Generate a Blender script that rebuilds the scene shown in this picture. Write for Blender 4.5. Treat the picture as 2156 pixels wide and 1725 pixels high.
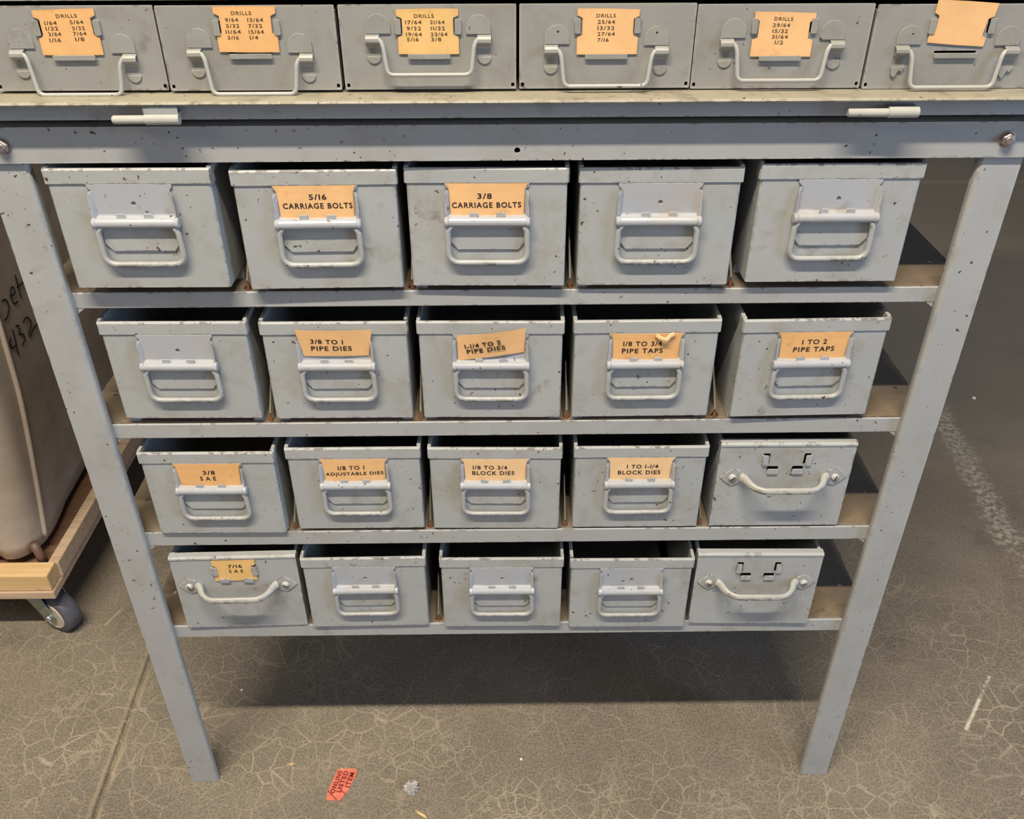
import bpy, bmesh, math, random
from mathutils import Matrix, Vector, Euler
random.seed(7)
S = bpy.context.scene
for o in list(bpy.data.objects):
    bpy.data.objects.remove(o)
C = S.collection
R = math.radians
MM = 0.001

# ------------------------------------------------------------------ camera
cam_d = bpy.data.cameras.new('camera'); cam = bpy.data.objects.new('camera', cam_d); C.objects.link(cam)
right = Vector((0.99992938, -0.01158961, -0.00263166)); up = Vector((0.00865336, 0.5582043, 0.82965841)); fwd = Vector((0.00814641, 0.82962259, -0.55826516))
m = Matrix((right, up, -fwd)).transposed().to_4x4(); m.translation = Vector((-0.00296, -0.77645, 1.16199))
cam.matrix_world = m
cam_d.sensor_fit = 'HORIZONTAL'; cam_d.sensor_width = 36.0; cam_d.lens = 1890.0/2156.0*36.0
cam_d.clip_start = 0.02; cam_d.clip_end = 60
S.camera = cam

# ------------------------------------------------------------------ light
S.view_settings.view_transform = 'Standard'; S.view_settings.look = 'None'
S.view_settings.gamma = 1.0; S.view_settings.use_curve_mapping = False
S.view_settings.exposure = 0.0
world = bpy.data.worlds.new('warehouse'); S.world = world; world.use_nodes = True
wb = world.node_tree.nodes['Background']; wb.inputs[0].default_value = (0.82, 0.87, 1.0, 1); wb.inputs[1].default_value = 0.07

def area(name, loc, target, sx, sy, power, col):
    d = bpy.data.lights.new(name, 'AREA'); d.shape = 'RECTANGLE'; d.size = sx; d.size_y = sy; d.energy = power; d.color = col
    o = bpy.data.objects.new(name, d); C.objects.link(o); o.location = loc
    o.rotation_euler = (Vector(target)-Vector(loc)).to_track_quat('-Z', 'Y').to_euler(); return o
# fluorescent strip hanging above and in front of the rack, its length along the rack
strip = area('strip_light', (-0.38, -1.24, 3.38), (-0.38, -0.05, 0.5), 2.0, 0.08, 154, (1.0, 0.895, 0.74))
# cool daylight coming in through a door off to the right, warm fitting to the left
door_light = area('door_daylight', (3.7, -2.0, 1.35), (0, 0, 0.6), 1.2, 2.4, 78, (0.46, 0.65, 1.0))
front_light = area('front_fill', (-0.6, -6.0, 2.6), (0, 0, 0.5), 5.0, 3.0, 40, (0.84, 0.86, 1.0))  # added fill from behind the camera, lifts the shaded fronts
side_light = area('far_strip_light', (-3.2, -2.2, 3.2), (0, 0.2, 0.4), 1.6, 0.2, 26, (1.0, 0.88, 0.72))

# ------------------------------------------------------------------ materials
def new_mat(name):
    m = bpy.data.materials.new(name); m.use_nodes = True; nt = m.node_tree
    b = nt.nodes['Principled BSDF']; return m, nt, b
def N(nt, t, **kw):
    n = nt.nodes.new(t)
    for k, v in kw.items(): setattr(n, k, v)
    return n
def link(nt, a, b): nt.links.new(a, b)
def ramp(nt, fac, a, b, ca=(0,0,0,1), cb=(1,1,1,1)):
    r = N(nt, 'ShaderNodeValToRGB'); e = r.color_ramp.elements
    e[0].position = a; e[0].color = ca; e[1].position = b; e[1].color = cb
    link(nt, fac, r.inputs[0]); return r.outputs[0]
def mix(nt, fac, a, b, blend='MIX'):
    n = N(nt, 'ShaderNodeMix', data_type='RGBA', blend_type=blend)
    for sock, v in ((n.inputs[0], fac), (n.inputs[6], a), (n.inputs[7], b)):
        if isinstance(v, (int, float)): sock.default_value = v
        elif isinstance(v, tuple): sock.default_value = v
        else: link(nt, v, sock)
    return n.outputs[2]
def math_n(nt, op, a, b=None, clamp=False):
    n = N(nt, 'ShaderNodeMath', operation=op, use_clamp=clamp)
    for i, v in enumerate((a, b)):
        if v is None: continue
        if isinstance(v, (int, float)): n.inputs[i].default_value = v
        else: link(nt, v, n.inputs[i])
    return n.outputs[0]
def noise(nt, vec, scale, detail=3, rough=.5, dist=0):
    n = N(nt, 'ShaderNodeTexNoise'); n.inputs['Scale'].default_value = scale; n.inputs['Detail'].default_value = detail
    n.inputs['Roughness'].default_value = rough; n.inputs['Distortion'].default_value = dist
    if vec is not None: link(nt, vec, n.inputs['Vector'])
    return n.outputs['Fac']
def objvec(nt, rnd=True, scale=None):
    tc = N(nt, 'ShaderNodeTexCoord'); v = tc.outputs['Object']
    if rnd:
        oi = N(nt, 'ShaderNodeObjectInfo'); mu = N(nt, 'ShaderNodeVectorMath', operation='ADD')
        sc = math_n(nt, 'MULTIPLY', oi.outputs['Random'], 37.0)
        link(nt, v, mu.inputs[0]); link(nt, sc, mu.inputs[1]); v = mu.outputs[0]
    if scale:
        mp = N(nt, 'ShaderNodeMapping'); mp.inputs['Scale'].default_value = scale; link(nt, v, mp.inputs[0]); v = mp.outputs[0]
    return v

def paint(name, base, grime=(0.30, 0.26, 0.19, 1), grime_amt=.45, chips=.5, edge=True, rough=.42, bump=.10, edge_r=.0026, wear=None, pale=.30):
    m, nt, b = new_mat(name); v = objvec(nt)
    big = noise(nt, v, 9, 4, .6)
    col = mix(nt, ramp(nt, big, .30, .75), tuple(c*.95 for c in base[:3])+(1,), tuple(min(1, c*1.05) for c in base[:3])+(1,))
    g = noise(nt, v, 22, 6, .72, .4); gm = math_n(nt, 'MULTIPLY', ramp(nt, g, .50, .78), grime_amt)
    col = mix(nt, gm, col, grime)
    st = math_n(nt, 'MULTIPLY', ramp(nt, noise(nt, v, 34, 3, .55, .3), .62, .74), math_n(nt, 'MULTIPLY', ramp(nt, noise(nt, v, 9, 2), .48, .60), grime_amt*.9))
    col = mix(nt, st, col, tuple(c*.62 for c in grime[:3])+(1,))
    # small round rust spots, few and clustered
    s1 = noise(nt, v, 190, 3, .55); cl = noise(nt, v, 16, 3, .5)
    th = math_n(nt, 'MULTIPLY', ramp(nt, s1, .675, .69), ramp(nt, cl, .54-.06*chips, .58-.06*chips))
    if edge:
        bv = N(nt, 'ShaderNodeBevel', samples=2); bv.inputs['Radius'].default_value = edge_r
        geo = N(nt, 'ShaderNodeNewGeometry'); dt = N(nt, 'ShaderNodeVectorMath', operation='DOT_PRODUCT')
        link(nt, bv.outputs[0], dt.inputs[0]); link(nt, geo.outputs['True Normal'], dt.inputs[1])
        em = ramp(nt, dt.outputs['Value'], .86, .985, (1,1,1,1), (0,0,0,1))
        en = math_n(nt, 'MULTIPLY', ramp(nt, noise(nt, v, 115, 4, .65), .515, .54), ramp(nt, noise(nt, v, 26, 2, .5), .54-.1*chips, .58-.1*chips))
        th = math_n(nt, 'MAXIMUM', th, math_n(nt, 'MULTIPLY', em, en))
        # paler edges: slight rubbing, plus edge highlights put into the colour
        col = mix(nt, math_n(nt, 'MULTIPLY', em, pale), col, (0.62, 0.60, 0.54, 1))
    if wear:   # paint knocked off where hands and shoes strike: below the given local height
        tcw = N(nt, 'ShaderNodeTexCoord'); spw = N(nt, 'ShaderNodeSeparateXYZ'); link(nt, tcw.outputs['Object'], spw.inputs[0])
        zz = ramp(nt, spw.outputs['Z'], wear[0], wear[1], (1,1,1,1), (0,0,0,1))
        wn = math_n(nt, 'MULTIPLY', ramp(nt, noise(nt, v, 180, 3, .6), .47, .50), ramp(nt, noise(nt, v, 45, 2, .5), .45, .49))
        th = math_n(nt, 'MAXIMUM', th, math_n(nt, 'MULTIPLY', zz, wn))
    rustc = mix(nt, noise(nt, v, 90, 2), (0.045, 0.028, 0.022, 1), (0.12, 0.065, 0.04, 1))
    col = mix(nt, th, col, rustc)
    link(nt, col, b.inputs['Base Color'])
    link(nt, math_n(nt, 'ADD', math_n(nt, 'MULTIPLY', g, .25), rough-.12), b.inputs['Roughness'])
    bp = N(nt, 'ShaderNodeBump'); bp.inputs['Strength'].default_value = bump; bp.inputs['Distance'].default_value = .0006
    hh = math_n(nt, 'SUBTRACT', noise(nt, v, 420, 2), math_n(nt, 'MULTIPLY', th, 1.2))
    link(nt, hh, bp.inputs['Height']); link(nt, bp.outputs[0], b.inputs['Normal'])
    b.inputs['Specular IOR Level'].default_value = .45
    return m
GREY = (0.395, 0.400, 0.385, 1)
M = {}
M['bin'] = paint('bin_paint', (0.375, 0.385, 0.375, 1), grime=(0.235, 0.195, 0.125, 1), grime_amt=.60, chips=.95)
M['holder'] = paint('holder_paint', (0.385, 0.40, 0.42, 1), grime=(0.42, 0.33, 0.23, 1), grime_amt=.55, chips=.8, edge_r=.0008, rough=.33)
M['handle'] = paint('handle_paint', (0.40, 0.405, 0.385, 1), grime_amt=.35, chips=1.5, edge=False, rough=.30, wear=(.0262, .0276))
M['bow'] = paint('bow_handle_paint', (0.41, 0.405, 0.37, 1), grime_amt=.35, chips=1.5, edge=False, rough=.30, wear=(.0690, .0712))
M['hinge'] = paint('hinge_paint', (0.46, 0.45, 0.40, 1), grime_amt=.4, chips=1.2, edge=False, rough=.32)
M['frame'] = paint('frame_paint', (0.375, 0.38, 0.37, 1), grime=(0.235, 0.20, 0.135, 1), grime_amt=.36, chips=.6)
M['drawer'] = paint('drawer_paint', (0.285, 0.28, 0.255, 1), grime=(0.16, 0.13, 0.085, 1), grime_amt=.45, chips=.15)
M['clip'] = paint('clip_paint', (0.30, 0.295, 0.265, 1), grime=(0.16, 0.13, 0.085, 1), grime_amt=.4, chips=.1, edge_r=.0006, rough=.32)
M['wire'] = paint('wire_paint', (0.40, 0.395, 0.36, 1), grime_amt=.25, chips=.2, edge=False, rough=.26)
M['tray'] = paint('tray_paint', (0.33, 0.295, 0.215, 1), grime=(0.085, 0.07, 0.04, 1), grime_amt=.95, chips=1.2, pale=.8, edge_r=.0014)  # strong pale edge puts the nose highlight into the colour
M['guide'] = paint('guide_paint', (0.20, 0.175, 0.125, 1), grime=(0.07, 0.05, 0.03, 1), grime_amt=.7, chips=.8, edge=False)
M['pan'] = paint('shelf_pan_paint', (0.215, 0.165, 0.115, 1), grime=(0.10, 0.065, 0.035, 1), grime_amt=.75, chips=.8)
def simple(name, col, rough=.6, metal=0, spec=.5, nscale=60, var=.12, bump=0):
    m, nt, b = new_mat(name); v = objvec(nt)
    n = noise(nt, v, nscale, 4, .6)
    c = mix(nt, n, tuple(x*(1-var) for x in col[:3])+(1,), tuple(min(1, x*(1+var)) for x in col[:3])+(1,))
    link(nt, c, b.inputs['Base Color']); b.inputs['Roughness'].default_value = rough; b.inputs['Metallic'].default_value = metal
    b.inputs['Specular IOR Level'].default_value = spec
    if bump:
        bp = N(nt, 'ShaderNodeBump'); bp.inputs['Strength'].default_value = bump; bp.inputs['Distance'].default_value = .001
        link(nt, n, bp.inputs['Height']); link(nt, bp.outputs[0], b.inputs['Normal'])
    return m
def card_mat(name, base, stain):
    m, nt, b = new_mat(name); v = objvec(nt)
    c = mix(nt, ramp(nt, noise(nt, v, 35, 5, .65), .35, .75), base, tuple(x*.86 for x in base[:3])+(1,))
    c = mix(nt, math_n(nt, 'MULTIPLY', ramp(nt, noise(nt, v, 60, 4, .7), .58, .72), .45), c, stain)
    bv = N(nt, 'ShaderNodeBevel', samples=2); bv.inputs['Radius'].default_value = .003
    geo = N(nt, 'ShaderNodeNewGeometry'); dt = N(nt, 'ShaderNodeVectorMath', operation='DOT_PRODUCT')
    link(nt, bv.outputs[0], dt.inputs[0]); link(nt, geo.outputs['True Normal'], dt.inputs[1])
    em = ramp(nt, dt.outputs['Value'], .78, .995, (1,1,1,1), (0,0,0,1))
    c = mix(nt, math_n(nt, 'MULTIPLY', em, .55), c, stain)
    link(nt, c, b.inputs['Base Color']); b.inputs['Roughness'].default_value = .6; b.inputs['Specular IOR Level'].default_value = .25
    return m
CARDS = {
 'peach': card_mat('card_peach', (0.84, 0.50, 0.225, 1), (0.62, 0.28, 0.09, 1)),
 'orange': card_mat('card_orange', (0.80, 0.45, 0.18, 1), (0.42, 0.17, 0.05, 1)),
 'pale': card_mat('card_pale', (0.86, 0.57, 0.30, 1), (0.75, 0.42, 0.18, 1)),
 'gold': card_mat('card_gold', (0.80, 0.50, 0.19, 1), (0.50, 0.24, 0.06, 1)),
}
INK = simple('black_ink', (0.012, 0.010, 0.010), .55, nscale=300)
INKB = simple('brown_ink', (0.10, 0.055, 0.02), .6, nscale=300)
DARK = simple('dark_hole', (0.02, 0.02, 0.018), .8)
RUST = simple('rusty_notch', (0.22, 0.075, 0.022), .85, nscale=200, var=.4)
STEEL = simple('worn_steel_bolt', (0.36, 0.30, 0.28), .38, .7, nscale=200, var=.35)
SCREW = simple('painted_screw', (0.48, 0.475, 0.44), .35, 0)

# ------------------------------------------------------------------ mesh helpers
def box(bm, x0, x1, y0, y1, z0, z1):
    vs = [bm.verts.new((x, y, z)) for x in (x0, x1) for y in (y0, y1) for z in (z0, z1)]
    for f in ((0,1,3,2), (4,6,7,5), (0,4,5,1), (2,3,7,6), (0,2,6,4), (1,5,7,3)): bm.faces.new([vs[i] for i in f])
    return vs
def prism(bm, poly, y0, y1, axis='Y', holes=()):
    """extrude a polygon given in (x,z) along y, with optional holes (lists of points)"""
    loops = [poly]+list(holes); es = []; 
    for lp in loops:
        vs = [bm.verts.new((p[0], y0, p[1])) for p in lp]
        es += [bm.edges.new((vs[i], vs[(i+1) % len(vs)])) for i in range(len(vs))]
    if holes:
        r = bmesh.ops.triangle_fill(bm, edges=es, use_beauty=True, use_dissolve=False)
        fs = [g for g in r['geom'] if isinstance(g, bmesh.types.BMFace)]
    else:
        fs = [bm.faces.new([e.verts[0] for e in es])]
    r = bmesh.ops.extrude_face_region(bm, geom=fs)
    nv = [g for g in r['geom'] if isinstance(g, bmesh.types.BMVert)]
    for vv in nv: vv.co.y += (y1-y0)
    return fs
def circ(cx, cz, r, n=16, sx=1.0): return [(cx+sx*r*math.cos(2*math.pi*i/n), cz+r*math.sin(2*math.pi*i/n)) for i in range(n)]
def rrect(x0, x1, z0, z1, r, n=4):
    pts = []
    for cx, cz, a in ((x1-r, z0+r, -90), (x1-r, z1-r, 0), (x0+r, z1-r, 90), (x0+r, z0+r, 180)):
        for i in range(n+1):
            t = R(a+90*i/n); pts.append((cx+r*math.cos(t), cz+r*math.sin(t)))
    return pts
def sweep(bm, pts, r, seg=12, flat=1.0, cap=True, updir=None, radii=None):
    """tube along a polyline, parallel-transport frames"""
    P = [Vector(p) for p in pts]; rings = []
    t0 = (P[1]-P[0]).normalized(); nrm = Vector(updir) if updir else (Vector((0, -1, 0)) if abs(t0.y) < .9 else Vector((0, 0, 1)))
    for i, p in enumerate(P):
        if i == 0: t = (P[1]-P[0])
        elif i == len(P)-1: t = (P[-1]-P[-2])
        else: t = (P[i+1]-P[i]).normalized()+(P[i]-P[i-1]).normalized()
        t.normalize(); nrm = (nrm-t*nrm.dot(t)).normalized(); bn = t.cross(nrm)
        rr = radii[i] if radii else r
        rings.append([bm.verts.new(p+nrm*(math.cos(2*math.pi*k/seg)*rr*flat)+bn*(math.sin(2*math.pi*k/seg)*rr)) for k in range(seg)])
    for a, b in zip(rings, rings[1:]):
        for k in range(seg): bm.faces.new((a[k], a[(k+1) % seg], b[(k+1) % seg], b[k]))
    if cap:
        bm.faces.new(rings[0][::-1]); bm.faces.new(rings[-1])
def arc_path(pts, r, n=6):
    """round the corners of a polyline"""
    P = [Vector(p) for p in pts]; out = [P[0]]
    for a, b, c in zip(P, P[1:], P[2:]):
        u = (a-b); w = (c-b); d = min(r, u.length*.49, w.length*.49); u.normalize(); w.normalize()
        s, e = b+u*d, b+w*d
        for i in range(n+1):
            t = i/n; out.append(s*(1-t)**2+b*2*t*(1-t)+e*t*t)
    out.append(P[-1]); return out
def strip_x(bm, prof, x0, x1, th):
    """a bent sheet: profile (y,z) polyline with thickness th, extruded from x0 to x1"""
    P = [Vector((0, y, z)) for y, z in prof]; off = []
    for i, p in enumerate(P):
        t = (P[min(i+1, len(P)-1)]-P[max(i-1, 0)]).normalized(); nn = Vector((0, -t.z, t.y)); off.append(p+nn*th)
    ring = P+off[::-1]; n = len(ring)
    A = [bm.verts.new((x0, q.y, q.z)) for q in ring]; B = [bm.verts.new((x1, q.y, q.z)) for q in ring]
    for i in range(n): bm.faces.new((A[i], A[(i+1) % n], B[(i+1) % n], B[i]))
    h = len(P)
    for V, flip in ((A, 0), (B, 1)):
        for i in range(h-1):
            f = (V[i], V[i+1], V[n-2-i], V[n-1-i]); bm.faces.new(f[::-1] if flip else f)
def lathe(bm, prof, origin, axis, seg=24):
    ax = Vector(axis).normalized(); u = ax.orthogonal().normalized(); w = ax.cross(u); rings = []
    for r, h in prof:
        rings.append([bm.verts.new(Vector(origin)+ax*h+(u*math.cos(2*math.pi*k/seg)+w*math.sin(2*math.pi*k/seg))*r) for k in range(seg)])
    for a, b in zip(rings, rings[1:]):
        for k in range(seg): bm.faces.new((a[k], a[(k+1) % seg], b[(k+1) % seg], b[k]))
    bm.faces.new(rings[0][::-1]); bm.faces.new(rings[-1])
def obj(name, bm, mat, parent=None, bevel=0, smooth=False, seg=2, clean=True):
    if isinstance(bm, bmesh.types.BMesh):
        bmesh.ops.recalc_face_normals(bm, faces=bm.faces[:])
        me = bpy.data.meshes.new(name); bm.to_mesh(me); bm.free()
    else: me = bm
    for mm in (mat if isinstance(mat, (list, tuple)) else [mat]):
        if me.materials.find(mm.name) < 0: me.materials.append(mm)
    o = bpy.data.objects.new(name, me); C.objects.link(o)
    if parent: o.parent = parent
    if smooth:
        for p in me.polygons: p.use_smooth = True
    if bevel:
        md = o.modifiers.new('bevel', 'BEVEL'); md.width = bevel; md.segments = seg; md.limit_method = 'ANGLE'; md.angle_limit = R(35); md.harden_normals = False
    return o
def thing(name, label, cat, loc=(0,0,0), rot=(0,0,0), group=None):
    o = bpy.data.objects.new(name, None); o.empty_display_size = .05; C.objects.link(o); o.location = loc; o.rotation_euler = rot
    tag(o, label, cat, group); return o
def tag(o, label, cat, group=None):
    o['label'] = label; o['category'] = cat
    if group: o['group'] = group
    return o
def struct(o): o['kind'] = 'structure'; return o
TXT = {}
def text_mesh(s, bold=.020):
    if s in TXT: return TXT[s]
    cu = bpy.data.curves.new('lettering', 'FONT'); cu.body = s; cu.size = 1; cu.space_character = 1.18; cu.offset = bold; cu.resolution_u = 3
    cu.fill_mode = 'BOTH'; cu.extrude = .02
    o = bpy.data.objects.new('lettering', cu); C.objects.link(o)
    dg = bpy.context.evaluated_depsgraph_get(); me = bpy.data.meshes.new_from_object(o.evaluated_get(dg))
    bpy.data.objects.remove(o); bpy.data.curves.remove(cu)
    vs = [v.co.copy() for v in me.vertices]; fs = [tuple(p.vertices) for p in me.polygons]
    x0 = min(v.x for v in vs); x1 = max(v.x for v in vs); y0 = min(v.y for v in vs); y1 = max(v.y for v in vs)
    TXT[s] = ([((v.x-(x0+x1)/2)/max(1e-6, x1-x0), (v.y-(y0+y1)/2)/(y1-y0), v.z) for v in vs], fs)
    bpy.data.meshes.remove(me); return TXT[s]
def put_text(bm, s, cx, cz, w, h, ang, y, mi=0, th=.00006, fn=None):
    vs, fs = text_mesh(s); ca, sa = math.cos(R(ang)), math.sin(R(ang)); nv = []
    for a, b_, c in vs:
        x, z = a*w, b_*h; X = cx+x*ca-z*sa; Z = cz+x*sa+z*ca
        co = (X, y-(th if c > 0 else 0), Z); nv.append(bm.verts.new(fn(co) if fn else co))
    for f in fs:
        try: ff = bm.faces.new([nv[i] for i in f]); ff.material_index = mi
        except ValueError: pass
def sheet_grid(bm, corners, nx, nz, yfn, th=.0003, mi=0):
    """thin curved card: corners TL,TR,BR,BL in (x,z); yfn(u,v) gives bend"""
    TL, TR, BR, BL = [Vector((c[0], c[1])) for c in corners]
    def pt(i, j):
        u, v = i/nx, j/nz; q = (TL*(1-u)+TR*u)*(1-v)+(BL*(1-u)+BR*u)*v; return q, yfn(u, v)
    F = [[None]*(nz+1) for _ in range(nx+1)]; K = [[None]*(nz+1) for _ in range(nx+1)]
    for i in range(nx+1):
        for j in range(nz+1):
            q, y = pt(i, j); F[i][j] = bm.verts.new((q.x, y, q.y)); K[i][j] = bm.verts.new((q.x, y+th, q.y))
    fs = []
    for i in range(nx):
        for j in range(nz):
            fs.append(bm.faces.new((F[i][j], F[i][j+1], F[i+1][j+1], F[i+1][j]))); fs.append(bm.faces.new((K[i][j], K[i+1][j], K[i+1][j+1], K[i][j+1])))
    for i in range(nx):
        fs.append(bm.faces.new((F[i][0], F[i+1][0], K[i+1][0], K[i][0]))); fs.append(bm.faces.new((F[i][nz], K[i][nz], K[i+1][nz], F[i+1][nz])))
    for j in range(nz):
        fs.append(bm.faces.new((F[0][j], K[0][j], K[0][j+1], F[0][j+1]))); fs.append(bm.faces.new((F[nx][j], F[nx][j+1], K[nx][j+1], K[nx][j])))
    for f in fs: f.material_index = mi; f.smooth = False

# ------------------------------------------------------------------ floor
def floor_mat():
    m, nt, b = new_mat('old_sealed_concrete')
    tc = N(nt, 'ShaderNodeTexCoord'); v = tc.outputs['Object']
    def warp(scale, amt):
        n = N(nt, 'ShaderNodeTexNoise'); n.inputs['Scale'].default_value = scale; n.inputs['Detail'].default_value = 3; link(nt, v, n.inputs['Vector'])
        s = N(nt, 'ShaderNodeVectorMath', operation='MULTIPLY_ADD'); link(nt, n.outputs['Color'], s.inputs[0])
        s.inputs[1].default_value = (amt, amt, 0); link(nt, v, s.inputs[2]); return s.outputs[0]
    base = mix(nt, ramp(nt, noise(nt, v, 3.0, 6, .62, .5), .32, .70), (0.168, 0.139, 0.110, 1), (0.305, 0.252, 0.190, 1))
    base = mix(nt, math_n(nt, 'MULTIPLY', ramp(nt, noise(nt, v, 1.6, 4, .6), .45, .65), .5), base, (0.190, 0.168, 0.118, 1))
    fine = noise(nt, v, 330, 3, .75)
    base = mix(nt, ramp(nt, fine, .38, .66), mix(nt, .42, base, (0.03, 0.026, 0.022, 1)), mix(nt, .30, base, (0.50, 0.43, 0.31, 1)))
    dark = ramp(nt, noise(nt, v, 13, 5, .65), .56, .75)
    base = mix(nt, math_n(nt, 'MULTIPLY', dark, .32), base, (0.055, 0.047, 0.042, 1))
    def cracks(scale, w0, w1, wv, masklo, maskhi, ms):
        vo = N(nt, 'ShaderNodeTexVoronoi', feature='DISTANCE_TO_EDGE'); vo.inputs['Scale'].default_value = scale; link(nt, wv, vo.inputs['Vector'])
        ln = ramp(nt, vo.outputs['Distance'], w0, w1, (1,1,1,1), (0,0,0,1))
        return math_n(nt, 'MULTIPLY', ln, ramp(nt, noise(nt, v, ms, 3, .55), masklo, maskhi))
    c1 = cracks(29, .002, .032, warp(26, .022), .33, .60, 7)
    c2 = cracks(60, .004, .07, warp(50, .012), .44, .64, 10)
    c3 = cracks(11, .0015, .011, warp(22, .05), .40, .60, 5)
    # the crazing is strongest in the nearer, worn part of the floor
    sep = N(nt, 'ShaderNodeSeparateXYZ'); link(nt, v, sep.inputs[0])
    near = ramp(nt, math_n(nt, 'ADD', sep.outputs['Y'], math_n(nt, 'MULTIPLY', noise(nt, v, 2.5, 3), .7)), .45, 1.35, (1,1,1,1), (.12,.12,.12,1))
    cr = math_n(nt, 'MAXIMUM', c1, math_n(nt, 'MULTIPLY', c2, .65)); cr = math_n(nt, 'MAXIMUM', cr, math_n(nt, 'MULTIPLY', c3, .85))
    crn = math_n(nt, 'MULTIPLY', cr, near)
    base = mix(nt, math_n(nt, 'MULTIPLY', crn, math_n(nt, 'MULTIPLY', ramp(nt, noise(nt, v, 1.8, 3), .38, .62, (.4,.4,.4,1), (1,1,1,1)), .62)), base, (0.58, 0.485, 0.35, 1))
    # far part of the slab is a greener grey, with light falloff put into the colour
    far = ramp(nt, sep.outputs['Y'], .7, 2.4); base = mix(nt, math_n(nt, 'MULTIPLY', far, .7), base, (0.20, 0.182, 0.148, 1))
    def seg_dist(a, c):
        # distance from a segment, in metres
        ab = Vector((c[0]-a[0], c[1]-a[1], 0)); L = ab.length; ab.normalize()
        su = N(nt, 'ShaderNodeVectorMath', operation='SUBTRACT'); link(nt, v, su.inputs[0]); su.inputs[1].default_value = (a[0], a[1], 0)
        d1 = N(nt, 'ShaderNodeVectorMath', operation='DOT_PRODUCT'); link(nt, su.outputs[0], d1.inputs[0]); d1.inputs[1].default_value = ab
        d2 = N(nt, 'ShaderNodeVectorMath', operation='DOT_PRODUCT'); link(nt, su.outputs[0], d2.inputs[0]); d2.inputs[1].default_value = (-ab.y, ab.x, 0)
        along = math_n(nt, 'SUBTRACT', math_n(nt, 'ABSOLUTE', math_n(nt, 'SUBTRACT', d1.outputs['Value'], L/2)), L/2)
        return math_n(nt, 'MAXIMUM', along, math_n(nt, 'ABSOLUTE', d2.outputs['Value']))
    def scrape(a, c, w, amt, nlo, nhi, ns, col):
        nonlocal base
        d = math_n(nt, 'ADD', seg_dist(a, c), math_n(nt, 'MULTIPLY', math_n(nt, 'SUBTRACT', noise(nt, v, ns, 4, .7), .5), w*2.2))
        k = ramp(nt, d, w*.5, w*1.1, (1,1,1,1), (0,0,0,1))
        k = math_n(nt, 'MULTIPLY', k, ramp(nt, noise(nt, v, ns*3, 4, .7), nlo, nhi))
        base = mix(nt, math_n(nt, 'MULTIPLY', k, amt), base, col)
    scrape((1.00, 0.95), (0.955, 0.50), .030, .85, .42, .62, 30, (0.50, 0.45, 0.37, 1))
    scrape((0.955, 0.50), (0.95, 0.20), .028, .65, .48, .66, 30, (0.48, 0.40, 0.28, 1))
    scrape((0.7747, 0.1752), (0.720, 0.108), .0011, .7, .45, .55, 60, (0.72, 0.66, 0.52, 1))
    scrape((0.735, 0.126), (0.692, 0.0733), .0018, 1, .30, .42, 60, (0.72, 0.66, 0.52, 1))
    scrape((-0.69, 0.30), (-0.675, 0.335), .0022, .8, .35, .5, 60, (0.45, 0.36, 0.22, 1))
    scrape((-0.405, 0.22), (-0.375, 0.205), .003, .7, .35, .5, 60, (0.36, 0.30, 0.19, 1))
    # pale spalled shoulders of the saw cut on the left and of the far joint
    dx = math_n(nt, 'ABSOLUTE', math_n(nt, 'ADD', sep.outputs['X'], math_n(nt, 'ADD', math_n(nt, 'MULTIPLY', sep.outputs['Y'], .048), .5806)))
    sh = ramp(nt, math_n(nt, 'ABSOLUTE', math_n(nt, 'SUBTRACT', math_n(nt, 'ADD', dx, math_n(nt, 'MULTIPLY', math_n(nt, 'SUBTRACT', noise(nt, v, 55, 4, .7), .5), .008)), .0075)), .0012, .0042, (1,1,1,1), (0,0,0,1))
    base = mix(nt, math_n(nt, 'MULTIPLY', sh, math_n(nt, 'MULTIPLY', ramp(nt, noise(nt, v, 25, 4, .6), .34, .6), .75)), base, (0.40, 0.315, 0.20, 1))
    dy = math_n(nt, 'ABSOLUTE', math_n(nt, 'SUBTRACT', sep.outputs['Y'], 2.437))
    sy = ramp(nt, dy, .008, .022, (1,1,1,1), (0,0,0,1)); base = mix(nt, math_n(nt, 'MULTIPLY', sy, .45), base, (0.34, 0.27, 0.18, 1))
    # bright grit
    gr = math_n(nt, 'MULTIPLY', ramp(nt, noise(nt, v, 150, 1), .80, .815), .9); base = mix(nt, gr, base, (0.62, 0.55, 0.42, 1))
    link(nt, base, b.inputs['Base Color'])
    link(nt, ramp(nt, noise(nt, v, 12, 4, .6), .3, .7, (.42,.42,.42,1), (.62,.62,.62,1)), b.inputs['Roughness'])
    b.inputs['Specular IOR Level'].default_value = .35
    bp = N(nt, 'ShaderNodeBump'); bp.inputs['Strength'].default_value = .25; bp.inputs['Distance'].default_value = .001
    link(nt, math_n(nt, 'ADD', fine, crn), bp.inputs['Height']); link(nt, bp.outputs[0], b.inputs['Normal'])
    return m
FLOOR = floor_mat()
bm = bmesh.new()
# two cast slabs with a shallow saw cut between them
ya, yb = -2.2, 6.0
def gx(y): return -.5806-.048*y
xs = [lambda y: -4.0, lambda y: gx(y)-.0035, lambda y: gx(y)-.001, lambda y: gx(y)+.001, lambda y: gx(y)+.0035, lambda y: 5.0]
zs = [0, 0, -.004, -.004, 0, 0]
A = [bm.verts.new((f(ya), ya, z)) for f, z in zip(xs, zs)]; B = [bm.verts.new((f(yb), yb, z)) for f, z in zip(xs, zs)]
for i in range(5): bm.faces.new((A[i], A[i+1], B[i+1], B[i]))
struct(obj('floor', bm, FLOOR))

# ------------------------------------------------------------------ storage rack
rack = thing('bin_rack', 'grey steel rack on four legs with four shelves of bins under the drill cabinet', 'rack')
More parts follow.
